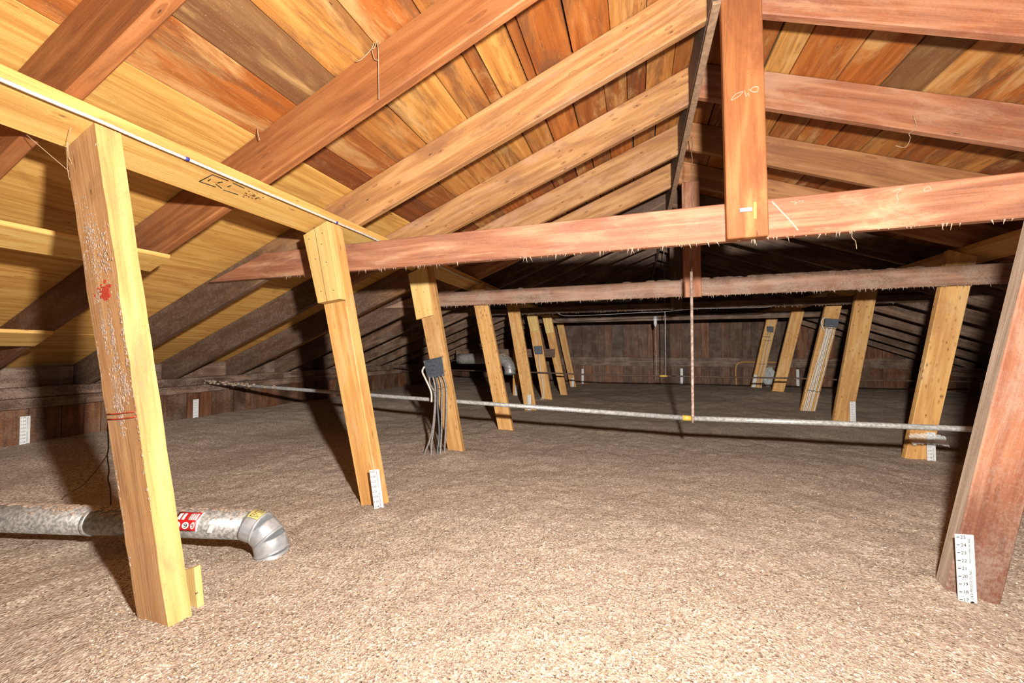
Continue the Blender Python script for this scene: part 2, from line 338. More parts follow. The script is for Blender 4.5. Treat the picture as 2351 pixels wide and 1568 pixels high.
LTN = {0: 'OGYOTOBOTO', 1: 'DBTYTBYBOOTOB', 2: 'DBTTYTOBBDTB'}; RTN = 'BBLOOGTOBOBOTOB'
LJ = [Y0, RY[1]+.02, RY[2]+.02, RY[3]+.02, RY[6]+.02, RY[9]+.02, YB]
LX = {0: [-1.62, -1.385, -1.183, -.98, -.78, -.56, -.38, -.17, .06, .22, XR], 1: [-1.62, -1.48, -1.31, -1.115, -.863, -.725, -.665, -.522, -.477, -.29, -.107, .06, .21, XR],
      2: [-1.62, -1.43, -1.24, -1.05, -.855, -.658, -.51, -.343, -.165, -.038, .068, .22, XR]}
for j in range(6):
    xs = LX.get(j) or widths(-1.62, XR)
    for q, (a, b) in enumerate(zip(xs, xs[1:])): deck('roof_board', a, b, LJ[j], LJ[j+1], zuL, plank_m, gap=.0035, tone=LTN[j][q] if j in LTN else random.choice('TOBBD' if j < 4 else 'BDG'))
RJ = [Y0, RY[2]+.02, RY[3]+.02, RY[4]+.02, RY[7]+.02, RY[10]+.02, YB]
RX = {1: [XR, .56, .70, .828, 1.04, 1.23, 1.40, 1.583, 1.78, 1.98, 2.2, 2.42, 2.6, 2.85, 3.05, 3.3, 3.5, 3.75, 4.0, 4.2, 4.45, 4.7, 4.95, 5.2], 2: [XR, .52, .7, .9, 1.06, 1.24, 1.414, 1.6, 1.803, 2.0, 2.2, 2.42, 2.6, 2.85, 3.05, 3.3, 3.5, 3.75, 4.0, 4.2, 4.45, 4.7, 4.95, 5.2]}
for j in range(6):
    xs = RX.get(j) or widths(XR, 5.2, .15, .27)
    for q, (a, b) in enumerate(zip(xs, xs[1:])): deck('roof_board', a, b, RJ[j], RJ[j+1], zuR, plank_m, gap=.0035, tone=RTN[q] if j == 1 and q < len(RTN) else random.choice('OOBBTD' if j < 4 else 'BDG'))
PJ = [-1.2, RY[1]+.02, RY[5]+.02, RY[9]+.02, YB]
for k, (xa, xb) in enumerate([(-2.72, -1.62), (-3.82, -2.72), (-4.6, -3.82)]):
    js = PJ if k != 1 else [-1.2, RY[3]+.02, RY[7]+.02, YB]
    for a, b in zip(js, js[1:]): deck('plywood_sheet', xa, xb, a, b, zuL, ply, .016, .0015)

# ---------------------------------------------------------------- walls
def wall(name, pts, label):
    bm = bmesh.new(); bm.faces.new([bm.verts.new(p) for p in pts])
    r = bmesh.ops.extrude_face_region(bm, geom=list(bm.faces)); d = Vector({'wall_left': (-.04, 0, 0), 'wall_right': (.04, 0, 0), 'wall_back': (0, .04, 0)}[name])
    for v in [g for g in r['geom'] if isinstance(g, bmesh.types.BMVert)]: v.co += d
    bmesh.ops.recalc_face_normals(bm, faces=bm.faces)
    return tag(from_bm(name, bm, dark_m), label, None, None, 'structure')
wl = wall('wall_left', [(-4.31, Y0, -.1), (-4.31, YB, -.1), (-4.31, YB, .55), (-4.31, Y0, .55)], 'low dark eave wall on the left with a dusty plate')
wr = wall('wall_right', [(5.04, Y0, -.1), (5.04, YB, -.1), (5.04, YB, .55), (5.04, Y0, .55)], 'low dark eave wall behind the right hand braces')
wb = wall('wall_back', [(-4.4, YB+.03, -.1), (5.1, YB+.03, -.1), (5.1, YB+.03, zuR(5.1)), (XR, YB+.03, zuL(XR)), (-4.4, YB+.03, zuL(-4.4))], 'far gable wall of brown upright boards')
for sgn, X, par in ((1, -4.285, wl), (-1, 5.01, wr)):
    y = Y0
    while y < YB-.05:
        w = min(random.uniform(.13, .24), YB-y); d = random.uniform(0, .008)*sgn
        a, b = sorted((X-.022*sgn, X+d)); box('wall_board', (a, y+.002, -.08), (b, y+w-.003, .42), wall_m, par, (0, 0, 1), 0); y += w
    a, b = sorted((X-.02*sgn, X+.04*sgn)); y = Y0
    while y < YB-.1:
        e = min(y+2.44, YB); box('wall_plate', (a, y+.001, .40), (b, e-.001, .475), plate_m, par, (0, 1, 0), .004)
        box('wall_plate', (a-.001, y+.001, .478), (b+.003*sgn, e-.001, .556), plate_m, par, (0, 1, 0), .004); y = e
    for i in range(13):
        a2, b2 = sorted((X-.11*sgn, X-.135*sgn)); box('blocking', (a2, RY[i]+RT, .50), (b2, RY[i+1], .70), plate_m, par, (0, 1, 0), .003)
x = -4.35
while x < 5.0:
    w = random.uniform(.13, .26); x2 = min(x+w, 5.05); d = random.uniform(0, .01)
    for z0, z1 in ((-.05, .5), (.66, None)):
        f = (zuL if (x+x2)/2 < XR else zuR); ta = f(x+.002) if z1 is None else z1; tb = f(x2-.002) if z1 is None else z1
        if x < XR < x2 and z1 is None: ta = tb = min(zuL(x), zuR(x2))
        if min(ta, tb) > z0+.02:
            hexa('wall_board', [(x+.002, YB-d, z0), (x2-.002, YB-d, z0), (x2-.002, YB+.025, z0), (x+.002, YB+.025, z0), (x+.002, YB-d, ta), (x2-.002, YB-d, tb), (x2-.002, YB+.025, tb), (x+.002, YB+.025, ta)], wall_m, wb, (0, 0, 1), 0)
    x = x2
for a, b in ((-4.2, -1.9), (-1.9, .6), (.6, 3.0), (3.0, 4.95)): box('wall_plate', (a+.001, YB-.035, .48), (b-.001, YB+.025, .672), plate_m, wb, (1, 0, 0), .004)

# ---------------------------------------------------------------- rafters
def rafter(i, side):
    y0, y1 = RY[i], RY[i]+RT
    if side < 0: xa, xb, fl_, fu = -4.5, .314, zlL, zuL
    else: xa, xb, fl_, fu = .354, 5.2, zlR, zuR
    pts = [(xa, y0, fl_(xa)), (xa, y1, fl_(xa)), (xa, y1, fu(xa)-.001), (xa, y0, fu(xa)-.001), (xb, y0, fl_(xb)), (xb, y1, fl_(xb)), (xb, y1, fu(xb)-.001), (xb, y0, fu(xb)-.001)]
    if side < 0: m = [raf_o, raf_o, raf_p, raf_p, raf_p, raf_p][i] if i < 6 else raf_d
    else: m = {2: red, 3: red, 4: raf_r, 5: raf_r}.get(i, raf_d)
    o = hexa('rafter', pts, m, None, None, .005)
    sd = 'left' if side < 0 else 'right'
    look = {(-1, 0): 'dark orange rafter crossing the upper left corner of the left slope', (-1, 1): 'smooth orange rafter with a cobweb on the left slope, second from the camera',
            (-1, 2): 'broad knotty pine rafter running up left slope just behind first collar tie end', (1, 2): 'thick red-brown rafter at top right, nearest of the right slope',
            (1, 3): 'red-brown split rafter of right slope, second one right of the near king post', (1, 4): 'orange grained rafter of right slope, third one right of the near king post'}
    n = i if side < 0 else i-2
    tag(o, look.get((side, i), f'{"brown" if i < 8 else "dark dusty"} wooden rafter of the {sd} roof slope, {ORD[n]} from the camera'), 'rafter', f'{sd} slope rafters')
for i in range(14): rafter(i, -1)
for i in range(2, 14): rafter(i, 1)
o = box('ridge_board', (.316, Y0, 2.31), (.35, YB-.05, zuL(.316)-.004), dustwood, None, (0, 1, 0), .004)
tag(o, 'grey weathered ridge board between the upper rafter ends', 'beam')
o = hexa('lath', [(.318, 1.75, 2.285), (.352, 1.75, 2.285), (.352, 1.75, 2.30), (.318, 1.75, 2.30), (.31, 4.2, 2.225), (.35, 4.2, 2.225), (.35, 4.2, 2.24), (.31, 4.2, 2.24)], lath_m, None, None, .002)
tag(o, 'thin brown lath hanging along the underside of the ridge', 'lath')

# ---------------------------------------------------------------- collar ties and king posts
def fringe(parent, xa, xb, y, z, n, lo, hi):
    bm = bmesh.new()
    for _ in range(n):
        x = random.uniform(xa, xb); h = lo+(hi-lo)*random.random()**4; w = random.uniform(.0012, .004); yy = y+random.uniform(0, .006); dx = random.gauss(0, .3)*h
        a = bm.verts.new((x-w, yy, z+.003)); b = bm.verts.new((x+w, yy, z+.003)); d = bm.verts.new((x, yy+w*2, z+.003)); t = bm.verts.new((x+dx, yy+w, z-h))
        for f in ((a, b, t), (b, d, t), (d, a, t), (a, d, b)): bm.faces.new(f)
    o = from_bm('dust_fringe', bm, fluff, parent); o['kind'] = 'stuff'; return o
def collar(y, zb, zt, mat, label, tilt=0., fr=0, th=.04, xr=None):
    xa0, xa1 = (zb-2.36)/T, (zt-2.36)/T+.1; xb0, xb1 = (2.66-zb)/T, (2.66-zt)/T
    if xr: xb0 = xb1 = xr
    t = lambda x: tilt*(x-.4)
    pts = [(xa0, y, zb+t(xa0)), (xa0, y+th, zb+t(xa0)), (xa1, y+th, zt+t(xa1)), (xa1, y, zt+t(xa1)), (xb0, y, zb+t(xb0)), (xb0, y+th, zb+t(xb0)), (xb1, y+th, zt+t(xb1)), (xb1, y, zt+t(xb1))]
    o = hexa('collar_tie', pts, mat, None, (1, 0, 0), .004); tag(o, label, 'beam', 'collar ties across the attic')
    if fr: fringe(o, xa0+.6, 2.9, y, zb, fr, .004, .03)
    return o
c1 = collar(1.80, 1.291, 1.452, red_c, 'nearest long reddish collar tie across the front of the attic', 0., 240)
c2 = collar(3.63, 1.303, 1.450, red_d, 'second dusty collar tie, patchy with grey dust, behind the near one', 0., 520)
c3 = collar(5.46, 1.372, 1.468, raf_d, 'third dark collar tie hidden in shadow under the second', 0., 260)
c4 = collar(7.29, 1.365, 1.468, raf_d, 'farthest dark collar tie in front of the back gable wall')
bm = bmesh.new()
for _ in range(90):
    s = random.uniform(.008, .028); m4 = Matrix.Translation((random.gauss(1.0, .55), 3.65+random.uniform(-.012, .012), 1.452)) @ Matrix.Diagonal((s*1.8, s*.8, s*.6, 1))
    bmesh.ops.create_icosphere(bm, subdivisions=1, radius=1, matrix=m4)
o = from_bm('dust_lumps', bm, fluff, c2); o['kind'] = 'stuff'
def stroke(name, pts, r, mat, parent, smooth=4): return tube(name, pts, r, mat, parent, 4, smooth)
def king(xa, xb, y, zb, mat, label, dx=0., th=.04):
    zt = 2.30
    pts = [(xa, y, zb), (xb, y, zb), (xb, y+th, zb), (xa, y+th, zb), (xa+dx, y, zt), (xb+dx, y, zt), (xb+dx, y+th, zt), (xa+dx, y+th, zt)]
    return tag(hexa('king_post', pts, mat, None, (0, 0, 1), .004), label, 'post', 'king posts')
k1 = king(.364, .513, 1.758, 1.289, king_m, 'large near red-brown king post with chalk marks and a small tag', -.012)
k2 = king(.398, .540, 3.588, 1.289, red, 'second king post with its foot lit on the second collar tie', -.005)
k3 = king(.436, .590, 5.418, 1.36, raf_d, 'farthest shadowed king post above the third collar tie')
yk = 1.757
stroke('chalk_mark', [(.383, yk, 1.868), (.40, yk, 1.888), (.428, yk, 1.894), (.41, yk, 1.877), (.385, yk, 1.866)], .0015, chalk, k1)
stroke('chalk_mark', [(.448, yk, 1.90), (.462, yk, 1.886), (.478, yk, 1.884), (.482, yk, 1.899), (.468, yk, 1.905), (.455, yk, 1.896)], .0017, chalk, k1)
stroke('chalk_mark', [(.432, yk, 1.90), (.438, yk, 1.872), (.446, yk, 1.884), (.45, yk, 1.87)], .0013, chalk, k1)
box('tag_holder', (.408, yk-.005, 1.393), (.455, yk+.001, 1.411), galv, k1, bev=.002)
box('paper_tag', (.412, yk-.0065, 1.396), (.444, yk-.005, 1.407), white_p, k1, bev=0)
box('yellow_paint_mark', (.459, yk-.0012, 1.362), (.469, yk+.001, 1.43), yel_t, k1, bev=0)
for q in range(9): stroke('nail_hole', [(.40+random.random()*.06, yk, 1.30+random.random()*.075)]*1+[(.405+random.random()*.06, yk, 1.30+random.random()*.075)], .0012, black_p, k1, 0) if q < 0 else None
yc = 1.799
stroke('chalk_mark', [(.93, yc, 1.43), (.955, yc, 1.436), (.94, yc, 1.415), (.945, yc, 1.395), (.935, yc, 1.375)], .0014, chalk, c1)
stroke('chalk_mark', [(1.02, yc, 1.425), (1.035, yc, 1.433), (1.04, yc, 1.42), (1.025, yc, 1.417), (1.02, yc, 1.425)], .0013, chalk, c1)
stroke('chalk_mark', [(.535, yc, 1.44), (.575, yc, 1.385), (.60, yc, 1.35), (.625, yc, 1.31)], .0035, chalk, c1)
stroke('chalk_mark', [(.60, yc, 1.43), (.62, yc, 1.426), (.612, yc, 1.418), (.63, yc, 1.428), (.645, yc, 1.43), (.64, yc, 1.42)], .0012, chalk, c1)

# ---------------------------------------------------------------- purlins and battens under the rafters
def flat_board(name, xa, xb, ya, yb, zf, off, th, mat, label, cat='purlin'):
    pts = [(xa, ya, zf(xa)-off-th), (xb, ya, zf(xb)-off-th), (xb, ya, zf(xb)-off), (xa, ya, zf(xa)-off), (xa, yb, zf(xa)-off-th), (xb, yb, zf(xb)-off-th), (xb, yb, zf(xb)-off), (xa, yb, zf(xa)-off)]
    return tag(hexa(name, pts, mat, None, (0, 1, 0), .003), label, cat)
PT = .038
pl = flat_board('purlin', -1.735, -1.572, Y0, 8.7, zlL, .001, PT, yel, 'long yellow pine purlin under the left rafters, resting on the braces')
pr_ = flat_board('purlin', 2.295, 2.475, 2.6, 8.7, zlR, .001, PT, post_m, 'brown pine purlin under the right rafters over the right braces')
flat_board('batten', -2.405, -2.25, -.8, 1.285, zlL, .001, .02, yel, 'yellow board under left rafters ending raggedly behind the near brace', 'board')
flat_board('batten', -3.405, -3.215, -.8, 1.265, zlL, .001, .02, yel, 'short pale board end low at the left edge under the rafters', 'board')
pz = lambda x: zlL(x)-.001-PT
def on_purlin(x, y): return Vector((x, y, pz(x)-.0016))
st = []
for dash in ([(-1.66, 1.04), (-1.60, 1.05)], [(-1.66, 1.04), (-1.655, 1.10)], [(-1.60, 1.05), (-1.598, 1.11)], [(-1.655, 1.13), (-1.65, 1.19)], [(-1.598, 1.13), (-1.602, 1.18)], [(-1.64, 1.06), (-1.625, 1.06)], [(-1.63, 1.09), (-1.615, 1.10)], [(-1.63, 1.13), (-1.615, 1.135)], [(-1.64, 1.09), (-1.65, 1.12)]):
    stroke('grade_stamp', [on_purlin(*dash[0]), on_purlin(*dash[1])], .0016, black_p, pl, 0)
bm = bmesh.new()
for _ in range(26):
    p = on_purlin(random.gauss(-1.622, .012), random.gauss(1.235, .018)); bmesh.ops.create_icosphere(bm, subdivisions=1, radius=1, matrix=Matrix.Translation(p) @ Matrix.Diagonal((random.uniform(.002, .006),)*2+(.0008, 1)))
from_bm('ink_blot', bm, plain('brown_ink', srgb(96, 60, 34), .8), pl)
# white cable stapled along it
cp = [(-1.568+.004*math.sin(y*5.1)+(.006 if .66 < y < .8 else 0), y, pz(-1.568)-.0066-.003*abs(math.sin(y*3.3))) for y in np.arange(-1.1, 4.6, .12)]
cable = tube('cable', cp, .0062, cab_white, None, 8, 3); tag(cable, 'long white electrical cable clipped along edge of the yellow purlin', 'cable')
for y in (.942, 1.67):
    x = -1.568+.004*math.sin(y*5.1); z = pz(-1.568)-.0066-.003*abs(math.sin(y*3.3))
    tube('blue_mark', [(x, y-.006, z), (x, y+.006, z)], .0075, blue_ink, cable, 8)

# ---------------------------------------------------------------- braces (leaning posts)
def brace(name, y, th, b0, b1, t0, t1, zb, zt, mat, label, group, dyt=0., rough=0., slope=None):
    """front face at y; x range b0..b1 at z=zb and t0..t1 at zt, top cut to the roof slope"""
    ext = -.16; f = ext/(zt-zb)
    B0, B1, yb = lerp(b0, t0, f), lerp(b1, t1, f), y+dyt*f; z0 = zb+ext
    s = T if slope is None else slope; tm = (t0+t1)/2
    za, zc = zt+s*(t0-tm), zt+s*(t1-tm)
    pts = [(B0, yb, z0), (B1, yb, z0), (B1, yb+th, z0), (B0, yb+th, z0), (t0, y+dyt, za), (t1, y+dyt, zc), (t1, y+dyt+th, zc), (t0, y+dyt+th, za)]
    return tag(hexa(name, pts, mat, None, None, .004, up=(0, 1, 0), rough=rough), label, 'brace', group)
GL, GR = 'left row of braces', 'right row of braces'
LZ = lambda t0, t1: pz((t0+t1)/2)-.001
def L(y, th, b0, b1, t0, t1, label, zb=0., **k): return brace('wooden_brace', y, th, b0, b1, t0, t1, zb, LZ(t0, t1), k.pop('mat', post_m), label, GL, **k)
p1 = L(.767, .062, -1.457, -1.318, -1.736, -1.586, 'nearest tall yellow brace in left foreground, caked with insulation and red marks', dyt=-.07, rough=.0018, mat=post_1)
p2 = L(1.69, .075, -1.40, -1.275, -1.735, -1.585, 'second left brace with pale nailed cover board at top and ruler at foot', dyt=-.03)
p3 = L(2.69, .05, -1.40, -1.275, -1.745, -1.575, 'third left brace carrying the dark grey junction box and hanging grey cables', mat=knotty_m)
p4 = L(3.70, .05, -1.357, -1.20, -1.68, -1.53, 'fourth left brace, plain pine with a torn bark patch, behind the long pipe', mat=knotty_m)
p5 = L(5.05, .05, -1.466, -1.30, -1.735, -1.57, 'fifth left brace, rough brown pine with a ruler in front of its foot', mat=knotty_m)
p6 = L(6.08, .05, -1.47, -1.30, -1.735, -1.575, 'sixth left brace with the small grey box and one cable', zb=.03)
p7 = L(6.92, .05, -1.322, -1.195, -1.67, -1.51, 'seventh left brace with a short cover board at its top')
p8 = L(8.42, .05, -1.387, -1.255, -1.71, -1.56, 'last slim left brace close to the back wall')
def R(y, b0, b1, t0, t1, zb, label, **k): return brace('wooden_brace', y, .05, b0, b1, t0, t1, zb, zlR((t0+t1)/2)-PT-.002, k.pop('mat', knotty_m), label, GR, slope=-T, **k)
q1 = R(3.68, 1.935, 2.088, 2.225, 2.385, 0, 'nearest right brace of yellow pine behind the long pipe, plastic film at its foot')
q2 = R(5.02, 2.035, 2.200, 2.285, 2.455, .058, 'second right brace with many small dark knots')
q3 = R(5.74, 1.985, 2.145, 2.31, 2.465, .066, 'third right brace covered by a bundle of white cables')
q4 = R(7.08, 2.066, 2.225, 2.375, 2.53, .14, 'fourth right brace, plain with a knot at its foot')
q5 = R(7.94, 1.995, 2.155, 2.29, 2.45, .165, 'fifth right brace, farthest, with small box and cables')
qf = brace('wooden_brace', 1.70, .055, .993, 1.135, 1.325, 1.465, 0, 1.50, red_q, 'broad reddish brace in the right foreground with a big ruler at its foot', 'old red braces', slope=0, dyt=.035)
stray = brace('short_post', 6.40, .05, -2.08, -1.965, -2.08, -1.965, 0, .86, post_m, 'short stub post with a ruler behind the fourth and fifth left braces', 'stub posts', slope=0)
stray['category'] = 'post'
def face_mat(o, mat, d):
    o.data.materials.append(mat); R = o.matrix_basis.to_3x3()
    for f in o.data.polygons:
        if (R @ f.normal).normalized().dot(Vector(d)) > .8: f.material_index = 1
face_mat(p1, post_side, (0, -1, 0)); face_mat(qf, dust_side, (-1, 0, 0))
# cover boards nailed on brace tops
def at_brace(b, z): return b
def scab(parent, y, pts4, th, mat, nails=True):
    (a, b, c, d) = pts4  # top left, top right, bottom left, bottom right (x, z)
    P = [(c[0], y-th, c[1]), (d[0], y-th, d[1]), (d[0], y-.0005, d[1]), (c[0], y-.0005, c[1]), (a[0], y-th, a[1]), (b[0], y-th, b[1]), (b[0], y-.0005, b[1]), (a[0], y-.0005, a[1])]
    o = hexa('cover_board', P, mat, parent, None, .002, up=(0, 1, 0))
    if nails:
        for u, v in ((.2, .1), (.75, .12), (.3, .4), (.7, .5), (.25, .85), (.8, .88), (.65, .25)):
            x = lerp(lerp(a[0], b[0], u), lerp(c[0], d[0], u), v); z = lerp(lerp(a[1], b[1], u), lerp(c[1], d[1], u), v)
            tube('nail_head', [(x, y-th-.0012, z), (x, y-th+.004, z)], .0028, black_p, o, 6)
    return o
pale = wood('pale_cover_board', srgb(252, 222, 152), srgb(244, 204, 126), srgb(206, 152, 80), contrast=.6, knots=.9)
s2 = scab(p2, 1.66, [(-1.738, 1.462), (-1.575, 1.525), (-1.63, 1.082), (-1.482, 1.10)], .048, pale)
stroke('seam', [(-1.66, 1.6115, 1.50), (-1.565, 1.6115, 1.085)], .0008, black_p, s2, 0)
scab(p3, 2.689, [(-1.765, 1.452), (-1.605, 1.512), (-1.685, 1.075), (-1.535, 1.11)], .025, pale)
scab(p6, 6.079, [(-1.735, 1.455), (-1.575, 1.46), (-1.66, 1.13), (-1.505, 1.16)], .025, pale, False)
scab(p7, 6.919, [(-1.665, 1.48), (-1.505, 1.50), (-1.585, 1.14), (-1.44, 1.163)], .025, pale, False)
# marks and stuck insulation on the nearest brace
def p1pt(u, z, off=.002):
    f = z/LZ(-1.736, -1.586); x = lerp(lerp(-1.457, -1.736, f), lerp(-1.318, -1.586, f), u); return Vector((x, .767-.07*f-off, z))
def patch(name, parent, mat, us, zs, n=40, r=(.002, .007)):
    bm = bmesh.new()
    for _ in range(n):
        p = p1pt(random.gauss(sum(us)/2, (us[1]-us[0])/4), random.gauss(sum(zs)/2, (zs[1]-zs[0])/3.4), .0006); s = random.uniform(*r)*.7
        bmesh.ops.create_icosphere(bm, subdivisions=1, radius=1, matrix=Matrix.Translation(p) @ Matrix.Diagonal((s*1.6, .0012, s, 1)))
    return from_bm(name, bm, mat, parent)
patch('red_paint_mark', p1, red_ink, (.45, .72), (.985, 1.03), 60, (.004, .009)); patch('red_paint_mark', p1, red_ink, (.08, .3), (.985, 1.025), 16, (.003, .006))
for k in range(2): stroke('red_stamp_line', [p1pt(.02, .612+k*.016), p1pt(.5, .618+k*.016), p1pt(.98, .628+k*.016)], .0022, red_ink, p1, 2)
bm = bmesh.new()
for (uc, zc, su, sz, n) in ((.35, 1.2, .22, .06, 160), (.7, 1.12, .2, .05, 120), (.3, 1.05, .15, .05, 90), (.33, .93, .05, .07, 150), (.62, .86, .06, .06, 130), (.75, .72, .14, .035, 130), (.45, .70, .12, .05, 170), (.5, .63, .08, .05, 90), (.95, .85, .03, .1, 50), (.02, .9, .012, .25, 130), (.02, .35, .012, .18, 60), (.99, .7, .012, .3, 60)):
    for _ in range(n):
        u = random.gauss(uc, su*.6); z = random.gauss(zc, sz*.8)
        if not -.02 < u < 1.02: continue
        p = p1pt(u, z, .0003); s = random.uniform(.0008, .0036)
        r = bmesh.ops.create_icosphere(bm, subdivisions=1, radius=1, matrix=Matrix.Translation(p) @ Matrix.Rotation(random.uniform(-.5, .5), 4, 'Y') @ Matrix.Diagonal((s*random.uniform(.6, 1.4), .45*s, s*random.uniform(1, 2.4), 1)))
        for v in r['verts']: v.co += Vector((random.gauss(0, s*.25), 0, random.gauss(0, s*.3)))
o = from_bm('stuck_insulation', bm, fluff, p1); o['kind'] = 'stuff'
bl = hexa('wood_offcut', [(-1.403, .862, -.08), (-1.330, .862, -.08), (-1.330, .882, -.08), (-1.403, .882, -.08), (-1.433, .862, .098), (-1.363, .862, .125), (-1.363, .882, .125), (-1.433, .882, .098)], pale, None, (-.15, 0, 1), .002, up=(0, 1, 0))
tag(bl, 'small pale wood offcut stuck in insulation beside the nearest left brace', 'board')
tube('nail_head', [(-1.352, .8612, .045), (-1.352, .866, .045)], .003, dustwood, bl, 6)

# ---------------------------------------------------------------- paper depth rulers
def text_mesh(jobs):
    bm = bmesh.new()
    for s, size, m4 in jobs:
        cu = bpy.data.curves.new('t', 'FONT'); cu.body = s; cu.size = size; cu.align_x = 'LEFT'; cu.align_y = 'CENTER'; cu.resolution_u = 2
        to = bpy.data.objects.new('t', cu); COL.objects.link(to); bpy.context.view_layer.update()
        me = bpy.data.meshes.new_from_object(to.evaluated_get(bpy.context.evaluated_depsgraph_get()))
        me.transform(m4); bm.from_mesh(me); bpy.data.objects.remove(to); bpy.data.curves.remove(cu); bpy.data.meshes.remove(me)
    me = bpy.data.meshes.new('scale_marks'); bm.to_mesh(me); bm.free(); return me
RW = .05; INCH = .0254; BASE = 16.7
UPR = Matrix.Rotation(math.radians(90), 4, 'X')
def ruler_meshes(top):
    jobs = []; bmk = bmesh.new()
    for n in range(15, top+1):
        z = (n-BASE)*INCH
        jobs.append((str(n), .0155, Matrix.Translation((-.0125, -.0022, z)) @ UPR))
        bmesh.ops.create_cube(bmk, size=1, matrix=Matrix.Translation((-.0185, -.0018, z)) @ Matrix.Diagonal((.008, .0008, .0022, 1)))
    vert = Matrix.Rotation(math.radians(-90), 4, 'Y')
    jobs.append(('J & R PRODUCTS INC.', .0098, Matrix.Translation((.0115, -.0022, .012)) @ vert @ UPR))
    jobs.append(('MADE IN USA', .006, Matrix.Translation((.0115, -.0022, .128)) @ vert @ UPR))
    jobs.append(('800 343 4446', .0078, Matrix.Translation((.0115, -.0022, .165)) @ vert @ UPR))
    me = text_mesh(jobs); bm = bmesh.new(); bm.from_mesh(me); tmp = bpy.data.meshes.new('x'); bmk.to_mesh(tmp); bm.from_mesh(tmp); bm.to_mesh(me); bm.free(); bmk.free(); me.materials.append(black_p)
    bm = bmesh.new(); zt = (top+.35-BASE)*INCH
    bmesh.ops.create_cube(bm, size=1, matrix=Matrix.Translation((0, 0, (zt-.05)/2)) @ Matrix.Diagonal((RW, .003, zt+.05, 1)))
    bd = bpy.data.meshes.new('depth_ruler'); bm.to_mesh(bd); bm.free(); bd.materials.append(white_p)
    bm = bmesh.new(); bmesh.ops.create_uvsphere(bm, u_segments=10, v_segments=6, radius=1, matrix=Matrix.Translation((.012, -.0015, .0)) @ Matrix.Diagonal((.006, .0012, .005, 1)))
    em = bpy.data.meshes.new('emblem'); bm.to_mesh(em); bm.free(); em.materials.append(black_p)
    return bd, me, em
RM = {25: ruler_meshes(25), 28: ruler_meshes(28)}
def ruler(x, y, rz, label, z=None, lean=0., top=25):
    bd, mk, em = RM[top]; z = fz(x, y) if z is None else z
    mw = Matrix.Translation((x, y, z)) @ Matrix.Rotation(rz, 4, 'Z') @ Matrix.Rotation(lean, 4, 'Y')
    o = link('depth_ruler', bd, None, None, mw); tag(o, label, 'ruler', 'paper insulation depth rulers')
    link('scale_marks', mk, None, o, mw); link('emblem', em, None, o, mw)
H90 = math.pi/2
ruler(1.03, 1.668, .12, 'large white depth ruler on the reddish brace in right foreground', .0, -.02)
ruler(-1.243, 1.64, .25, 'white depth ruler leaning at the foot of second left brace', .002, -.14)
ruler(-4.262, 1.545, H90, 'white depth ruler on the left wall, nearest the left edge', .125)
ruler(-4.262, 2.68, H90, 'white depth ruler on left wall, right of the nearest brace', .11)
ruler(-1.395, 5.03, 0, 'white depth ruler at foot of fifth left brace', .0)
ruler(-2.005, 6.385, 0, 'white depth ruler on the stub post', .0, 0)
ruler(-1.33, 8.39, 0, 'white depth ruler at foot of last left brace', .0)
ruler(-1.19, 8.97, 0, 'white depth ruler on the back wall beside last left brace', .10, 0, 28)
ruler(.94, 8.97, 0, 'white depth ruler on the middle of the back wall', .14, 0, 28)
ruler(3.066, 8.97, 0, 'white depth ruler on back wall beside fourth right brace', .155, 0, 28)
ruler(2.20, 5.0, 0, 'white depth ruler at the foot of second right brace', .06)
ruler(2.077, 3.655, 0, 'white depth ruler behind plastic film at nearest right brace foot', .0)
ruler(2.03, 7.92, 0, 'white depth ruler at foot of fifth right brace', .165, .14)
ruler(4.985, 7.7, -H90, 'dim white depth ruler on right wall behind nearest right brace', .165)

# ---------------------------------------------------------------- junction boxes and cables
def plate_on(name, y, c4, th, mat, parent):
    P = [(x, y-th, z) for x, z in c4]+[(x, y, z) for x, z in c4]; P = [P[0], P[1], P[5], P[4], P[3], P[2], P[6], P[7]]
    return hexa(name, P, mat, parent, (1, 0, 0), .003)
jb = empty('junction_box', (-1.51, 2.66, .69), 'dark grey square junction box with handwriting on the third left brace', 'box')
plate_on('box_body', 2.689, [(-1.565, .615), (-1.445, .635), (-1.465, .768), (-1.600, .738)], .032, white_p, jb)
cv = plate_on('cover', 2.657, [(-1.57, .606), (-1.42, .630), (-1.444, .781), (-1.613, .745)], .006, greybox, jb)
for k, z in enumerate((.735, .70, .665)):
    pts = [(-1.585+i*.013+k*.012, 2.650, z+.005*math.sin(i*2.3+k)+i*.0025+random.uniform(-.003, .003)) for i in range(7-k)]
    stroke('handwriting', pts, .0014, black_p, cv, 3)
for sx, sz in ((-1.60, .735), (-1.435, .64)): tube('screw', [(sx, 2.649, sz), (sx, 2.655, sz)], .003, galv, cv, 6)
yb = 2.655
F0 = fz(-1.5, 2.6)
